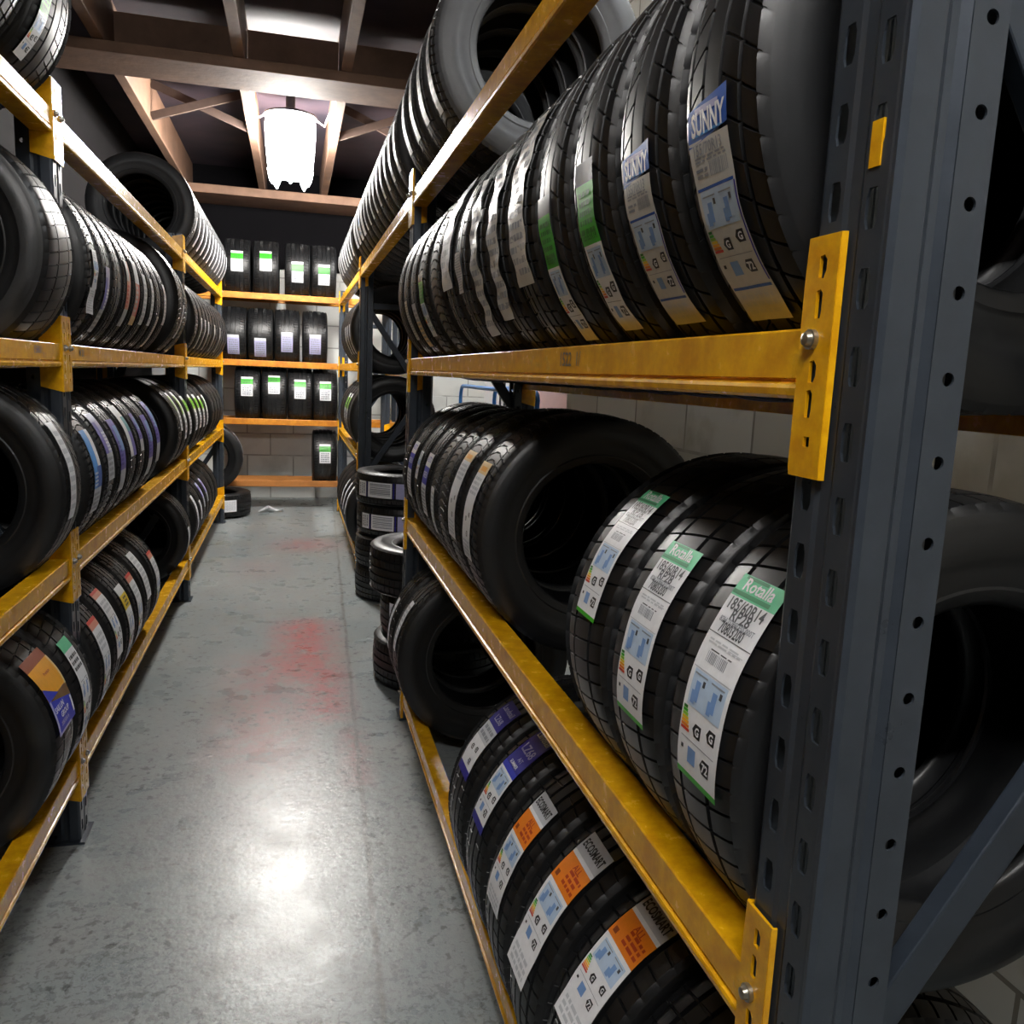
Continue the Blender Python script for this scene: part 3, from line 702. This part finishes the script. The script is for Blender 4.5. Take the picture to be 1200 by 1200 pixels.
row('L3', [(4.98 + .21 * i, l3, .195, 'fine' if i == 0 else 'rib' if i < 4 else 'far', [lb('strip', 4, -36, l3, .06, 0)] if i in (1, 2, 3, 5, 7) else []) for i in range(11)], 'far bay')
l2 = .248
row('L2', [(2.205, .262, .185, 'curve', [lb('plain', 36, -16, .262, .05, .03)])], 'near bay')
row('L2', [
 (2.505, l2, .175, 'fine', [lb('skyblue', 32, -22, l2, .085, 0)]),
 (2.685, l2, .175, 'fine', [lb('violet', 42, -6, l2, .080, 0)]),
 (2.865, l2, .175, 'rib', [lb('bluestrip', 34, -20, l2, .080, 0)]),
 (3.045, l2, .175, 'rib', [lb('whiteblue', 44, 2, l2, .095, 0)]),
 (3.225, l2, .175, 'rib', [lb('bluestrip', 34, 2, l2, .06, 0)]),
 (3.405, l2, .175, 'rib', [lb('bluestrip', 30, -24, l2, .09, 0)]),
 (3.585, l2, .175, 'rib', [lb('bluestrip', 42, -16, l2, .08, 0)]),
 (4.300, l2, .19, 'rib', [lb('limethin', 46, 0, l2, .055, -.03)]),
 (4.498, l2, .19, 'rib', [lb('limethin', 46, -12, l2, .07, 0)]),
 (4.69, l2, .17, 'rib', [lb('lime', 38, -10, l2, .08, 0)])], 'middle bay')
row('L2', [(4.985, l2, .19, 'rib', [lb('lime', 38, -10, l2, .09, 0)]), (5.19, l2, .19, 'rib', [lb('lime', 36, -10, l2, .09, 0)]), (5.39, l2, .19, 'rib', [lb('lime', 32, -12, l2, .08, 0)]), (5.59, l2, .19, 'far', [lb('limethin', 32, -12, l2, .07, 0)]), (6.05, l2, .2, 'far', []), (6.27, l2, .2, 'far', []), (6.49, l2, .2, 'far', []), (6.71, l2, .2, 'far', [])], 'far bay')
l1 = .248
row('L1', [(2.010, .268, .19, 'block', [lb('flag', 44, 4, .268, .135, .0)]), (2.215, .266, .19, 'block', [lb('mintsmall', 38, -18, .266, .074, .01)])], 'near bay')
row('L1', [(2.503, .255, .175, 'rib', [lb('redtop', 34, -26, .255, .082, 0)]), (2.683, .255, .175, 'rib', [lb('redtop', 44, -6, .255, .084, 0)]), (2.880, .255, .175, 'rib', [lb('yellowmid', 34, -26, .255, .082, 0)]),
 (3.065, .252, .175, 'rib', [lb('redtop', 34, -24, .252, .078, 0)]), (3.25, .252, .175, 'rib', [lb('plain', 44, 2, .252, .080, 0)]), (3.47, .252, .175, 'rib', [lb('redtop', 32, -26, .252, .075, 0)]),
 (4.56, .250, .20, 'rib', [lb('plain', 10, -24, .250, .05, .05)])], 'middle bay')
row('L1', [(4.975, l1, .18, 'rib', [lb('plain', 34, -14, l1, .06, 0)]), (5.165, l1, .18, 'rib', [lb('plain', 20, -6, l1, .06, 0)]), (5.36, l1, .19, 'rib', [lb('violet', 40, 4, l1, .06, 0)]), (5.56, l1, .19, 'rib', [lb('violet', 42, 4, l1, .06, 0)]), (5.76, l1, .19, 'rib', []), (5.97, l1, .2, 'rib', []), (6.18, l1, .2, 'far', [])], 'far bay')

# ------------------------------------------------------------------ back rack across the end of the aisle
br = empty('tyre_rack', (0, 8.2, 0)); tag(br, 'orange-beamed tyre racking across the back wall at the end of the aisle', 'rack')
BB = [H + .640, H + .052, H - .470, H - 1.035]
for x in (-1.0, .98):
    for yy in (7.985, 8.41):
        mb = MB(); mb.box((x - .04, yy - .03, 0), (x + .04, yy + .03, 2.25)); mb.build('upright', M['post'], br, bevel=.004)
for i, z in enumerate(BB):
    for yy in (7.95, 8.295):
        mb = MB(); mb.box((-.958, yy, z - .055), (.938, yy + .045, z)); b = mb.build('beam', M['orange'] if i < 3 else M['plank'], br, bevel=.004)
        if yy < 8: b['label'] = 'orange front beam'
mb = MB(); mb.box((-.70, 8.015, BB[3] - .02), (.165, 8.28, BB[3])); pl = mb.build('plank', M['plank'], br); pl['label'] = 'knotty orange-brown wooden plank'
local(br)
back = [(0, [-.475, -.235, .035, .264], 'price', 'price', 'pricedark', 'pricedark'), (1, [-.512, -.285, -.055, .190], 'sheet', 'sheet', 'sheet', 'sheet'), (2, [-.40, -.168, .059, .284], 'price', 'price', 'price', 'price'), (3, [.284], 'price')]
BN = ['top', 'second', 'third', 'lowest']
for spec in back:
    i, xs = spec[0], spec[1]
    for j, x in enumerate(xs):
        R = .2575; W = .222; z = BB[i] + math.sqrt(R * R - .15 ** 2) + .002; k = spec[2 + j]
        th = {0: (10, 14, -4, -6), 1: (-20, -24, -10, -12), 2: (18, 24, 16, 14), 3: (12,)}[i][j]
        place_tyre((x, 8.145, z), R, W, 'rib', rot=(0, 0, PI / 2), labels=[(k, th, .18, .10, 0, 0, 0)],
                   label="%s tyre from left on back rack's %s shelf, %s label" % (ORD[j], BN[i], WORDS[k]) if i < 3 else "lone tyre with green-banded white label on back rack's lowest shelf",
                   group='tyres on the %s shelf of the back rack' % BN[i])

# ------------------------------------------------------------------ floor stacks and loose tyres
def stack(cx, cy, n, R, W, who, jit, labs):
    for i in range(n):
        z = W / 2 + i * W * 1.0 + .001
        # lying flat: axle along Z; the label strip runs round the tread, facing the aisle
        dx, dy = jit[i]
        pos = ['bottom', 'second from bottom', 'third from bottom', 'fourth from bottom'][i] if i < n - 1 else 'top'
        o = place_tyre((cx + dx, cy + dy, z), R, W, 'rib', rot=(PI / 2, 0, 0), labels=labs.get(i, []), label='tyre lying flat, %s of the %s' % (pos, who), group='tyres in the ' + who)
stack(.615, 3.47, 3, .285, .198, 'nearer floor stack in the rack gap', [(.0, 0), (.03, .02), (-.02, 0)], {1: [('plain', 35, .10, .12, 0, 0, 0)]})
stack(.640, 4.86, 4, .29, .185, 'farther floor stack in the rack gap', [(0, 0), (.0, .0), (.01, .01), (0, 0)], {2: [('side', 52, .30, .085, 0, 0, 0)], 3: [('side', 50, .32, .085, 0, 0, 0)]})
o = place_tyre((-.66, 7.66, .115), .30, .20, 'rib', rot=(math.radians(90), 0, 0), labels=[('plain', 118, .12, .10, 0, 0, 0)], label='black tyre lying on the floor at the far end of the left rack', group=None)
o = place_tyre((-.72, 7.60, .53), .30, .19, 'rib', rot=(0, 0, PI), labels=[('plain', 20, .25, .03, 0, 0, 0)], label='black tyre standing on the lying tyre at the far left corner')
o.location.z = .215 + .30
# torn paper on the floor
mb = MB()
mb.add([(-.10, -.03, 0), (-.01, -.05, .045), (-.02, .04, .05), (-.11, .03, 0), (.05, -.04, .012), (.04, .03, .02), (.11, -.035, .028), (.12, .02, .004)],
       [(0, 1, 2, 3), (1, 4, 5, 2), (4, 6, 7, 5)])
o = mb.build('paper_scrap', P['white'], loc=(-.20, 7.80, .004)); so = o.modifiers.new('sheet', 'SOLIDIFY'); so.thickness = .001
tag(o, 'torn white paper scrap on the floor in front of the back rack', 'paper')

# ------------------------------------------------------------------ room shell
def slab(name, a, b, m): mb = MB(); mb.box(a, b); return struct(mb.build(name, m))
slab('floor', (-1.5, -2.2, -.1), (4.2, 8.9, 0), M['floor'])
slab('wall_back', (-1.5, 8.66, 0), (4.2, 8.9, H + .93), M['block_back'])
slab('trim_2', (-1.5, 8.64, H + .93), (4.2, 8.9, 3.4), M['upper'])
slab('wall_left', (-1.5, -2.2, 0), (-1.30, 8.66, 3.3), M['darkwall'])
slab('wall_right', (1.30, -2.0, 0), (1.50, 3.95, 3.3), M['block_side'])
slab('wall_front', (-1.3, -2.2, 0), (4.2, -2.0, 3.3), M['darkwall'])
slab('wall_far_right', (4.0, -2.0, 0), (4.2, 8.66, 3.3), M['block_side'])
slab('ceiling', (-1.5, -2.2, 3.12), (4.2, 8.9, 3.22), M['ceiling'])
JZ = H + 1.55
# joists running with the aisle and the two heavy cross beams under them
for i, x in enumerate((-.93, -.27, .27, .86, 1.45, 2.05)):
    mb = MB(); mb.box((x - .028, -2.0, JZ), (x + .028, 8.66, 3.12))
    o = mb.build('ceiling_joist', M['wood'], bevel=.003); tag(o, ['sawn timber ceiling joist nearest the left wall', 'sawn timber ceiling joist just left of the bright lamp', 'sawn timber ceiling joist just right of the bright lamp', 'timber ceiling joist above the right rack', 'timber ceiling joist beyond the right rack', 'timber ceiling joist over the back store on the right'][i], 'joist', 'ceiling joists')
for i, (y0, y1, z0) in enumerate(((4.80, 5.16, JZ - .055), (8.10, 8.66, JZ - .075), (1.2, 1.5, JZ - .055))):
    mb = MB(); mb.box((-1.30, y0, z0), (3.9, y1, JZ - .002))
    o = mb.build('ceiling_beam', M['wood'], bevel=.004); tag(o, ['wide timber beam crossing the ceiling in front of the lamp', 'timber beam crossing the ceiling over the back rack', 'timber beam crossing the ceiling over the near shelves'][i], 'beam', 'cross beams')
    if i == 0:
        for xa, xb in ((-.90, -.30), (-.24, .24), (.30, .83)):
            mb = MB(); mb.box((xa, 5.06, JZ - .003), (xb, 5.10, 3.075)); mb.build('blocking', M['wood'], o)
for i, (xa, xb) in enumerate(((-.90, -.30), (.30, .83))):
    root = empty('cross_brace', ((xa + xb) / 2, 6.25, JZ + .13)); tag(root, ['dark timber X brace between the joists left of the lamp', 'dark timber X brace between the joists right of the lamp'][i], 'brace', 'X braces')
    for k, (za, zb) in enumerate(((.03, .24), (.24, .03))):
        mb = MB(); mb.bar((xa, 6.235 + .03 * k, JZ + za), (xb, 6.235 + .03 * k, JZ + zb), .022, .05)
        b = mb.build('strut', M['wood_dark'], root); b.location = -root.location
    # plank lining behind

# ------------------------------------------------------------------ hanging lamp
lx, ly, lz = -.02, 6.1, H + 1.42
lamp = empty('ceiling_lamp', (lx, ly, lz)); tag(lamp, 'glaring white lamp hanging between the ceiling joists', 'lamp')
mb = MB(); n = 28; prof = [(.05, .205), (.125, .20), (.155, .185), (.163, .15), (.160, .05), (.148, -.08), (.135, -.15), (.10, -.165), (.0001, -.168)]
vs = []
for r, z in prof:
    for k in range(n):
        a = 2 * PI * k / n; c, s = math.cos(a), math.sin(a); e = 4
        q = (abs(c) ** e + abs(s) ** e) ** (-1 / e); vs.append((r * q * c, r * q * s, z))
fs = [(i * n + k, (i + 1) * n + k, (i + 1) * n + (k + 1) % n, i * n + (k + 1) % n) for i in range(len(prof) - 1) for k in range(n)] + [tuple(range(n))]
mb.add(vs, fs); mb.build('glowing_shade', M['lamp'], lamp, smooth=50)
for px, py in ((-.115, -.06), (0, -.10), (.115, -.06), (-.09, .09), (.09, .09)):
    mb = MB(); mb.tube([(px, py, -.13), (px, py, -.19), (px, py, -.225)], [.034, .022, .003], 10); mb.build('prong', M['lamp'], lamp, smooth=50)
mb = MB(); mb.tube([(0, 0, .212), (0, 0, .214), (0, 0, .228), (0, 0, .262)], [.150, .176, .170, .06], 28); mb.build('added_hood', M['steel'], lamp, smooth=40)  # added cap that keeps the lamp's light off the ceiling
mb = MB(); mb.tube([(0, 0, .2), (0, 0, .235), (0, 0, 3.12 - lz)], [.045, .03, .03], 12); mb.build('stem', M['steel'], lamp, smooth=40)
for sx in (-1, 1):
    mb = MB(); mb.tube([(sx * .12, 0, .19), (sx * .17, -.03, .205), (sx * .22, -.05, .17), (sx * .255, -.06, .26)], .007, 8); mb.build('wire', M['wire'], lamp, smooth=60)

def unseen_tube_lamp(loc, ln, along, label, glow='tube'):  # strip lights out of view, put in for the light they give
    root = empty('unseen_strip_light', loc); tag(root, label, 'lamp')
    d = Vector((0, 1, 0)) if along == 'y' else Vector((1, 0, 0))
    mb = MB(); a = -d * ln / 2; b = d * ln / 2
    mb.bar(a + Vector((0, 0, .045)), b + Vector((0, 0, .045)), .09, .05); mb.build('housing', M['panel'], root)
    mb = MB(); mb.tube([a * .96, b * .96], .022, 12); mb.build('tube', M[glow], root, smooth=50)
    mb = MB(); mb.bar(Vector((0, 0, .07)), Vector((0, 0, 3.12 - loc[2])), .03, .03); mb.build('hanger', M['steel'], root)
unseen_tube_lamp((-.15, -.60, H + 1.60), 1.5, 'x', 'unseen white strip light put in over the near end of the aisle')  # unseen lamp put in so the near shelves are lit
unseen_tube_lamp((1.22, 6.9, H + 1.50), 1.3, 'y', 'unseen white strip light added to brighten the store beyond the right rack')  # added lamp, brightens the cupboard and board
unseen_tube_lamp((1.10, 2.0, H + 1.45), 1.3, 'y', 'unseen white strip light added to light the gap behind the right rack', 'tube_dim')  # added lamp, lights the block wall behind the rack

# ------------------------------------------------------------------ things beyond the right rack
cab = empty('cupboard', (2.0, 7.0, 0)); tag(cab, 'tall white cupboard standing behind the blue trolley', 'cupboard')
mb = MB(); mb.box((1.77, 6.25, 0), (2.3, 7.85, 2.1)); c = mb.build('body', M['panel'], cab, bevel=.006); c.location = -cab.location
for ya, yb in ((6.28, 7.03), (7.06, 7.82)):
    mb = MB(); mb.box((1.75, ya, .08), (1.77, yb, 2.05)); c = mb.build('door', M['panel'], cab, bevel=.003); c.location = -cab.location
for yy in (6.97, 7.12):
    mb = MB(); mb.tube([(1.735, yy, H - .25), (1.735, yy, H - .05)], .008, 8); c = mb.build('handle', M['steel'], cab, smooth=50); c.location = -cab.location
mb = MB(); mb.box((1.80, 5.30, 0), (1.84, 6.20, 1.9)); o = mb.build('board', M['pink'], bevel=.004); tag(o, 'pale pink board standing beside the white cupboard', 'board')
tr = empty('hand_trolley', (1.5, 6.6, 0)); tag(tr, 'blue tubular steel hand trolley beyond the right rack', 'trolley')
def hoop(y0, y1, z1, x, name):
    pts = [(x, y0 + .25, 0.12), (x, y0 + .1, z1 - .42)]
    for t in range(5): a = PI / 2 * t / 4; pts.append((x, y0 + .0 + .10 * (1 - math.cos(a)), z1 - .10 + .10 * math.sin(a)) if t else (x, y0 + .02, z1 - .12))
    for t in range(5): a = PI / 2 * t / 4; pts.append((x, y1 - .10 + .10 * math.sin(a), z1 - .10 + .10 * math.cos(a)))
    pts += [(x, y1, .12)]
    mb = MB(); mb.tube(pts, .017, 10); o = mb.build(name, M['blue'], tr, smooth=60); o.location = -tr.location
hoop(5.80, 7.70, H - .10, 1.50, 'frame_hoop'); hoop(5.55, 6.85, H - .09, 1.62, 'frame_hoop')
mb = MB(); mb.box((1.46, 5.6, .10), (1.68, 7.7, .13)); o = mb.build('platform', M['blue'], tr, bevel=.004); o.location = -tr.location
for yy in (5.75, 7.5):
    for xx in (1.5, 1.64):
        mb = MB(); mb.tube([(xx - .02, yy, .05), (xx + .02, yy, .05)], .05, 16); o = mb.build('wheel', M['rubber'], tr, smooth=40); o.location = -tr.location

# ------------------------------------------------------------------ world, camera, view
w = bpy.data.worlds.new('dim_room'); scene.world = w; w.use_nodes = True
bg = w.node_tree.nodes['Background']; bg.inputs[0].default_value = (.75, .85, 1, 1); bg.inputs[1].default_value = .02
yaw, pitch, roll = .2588, .1597, .0429
cy, sy, cp, sp_ = math.cos(yaw), math.sin(yaw), math.cos(pitch), math.sin(pitch)
f = Vector((sy * cp, cy * cp, -sp_)); r = Vector((cy, -sy, 0)); u = r.cross(f)
c, s = math.cos(roll), math.sin(roll)
R_, U_ = c * r + s * u, -s * r + c * u
cam = bpy.data.cameras.new('camera'); co = bpy.data.objects.new('camera', cam); COL.objects.link(co)
mw = Matrix((R_, U_, -f)).transposed().to_4x4(); mw.translation = Vector((0, 0, H)); co.matrix_world = mw
cam.sensor_width = 36; cam.lens = 981.69 / 1200 * 36; cam.clip_start = .02
scene.camera = co
vs_ = scene.view_settings
vs_.view_transform = 'Standard'; vs_.look = 'None'; vs_.gamma = 1; vs_.exposure = .70; vs_.use_curve_mapping = False
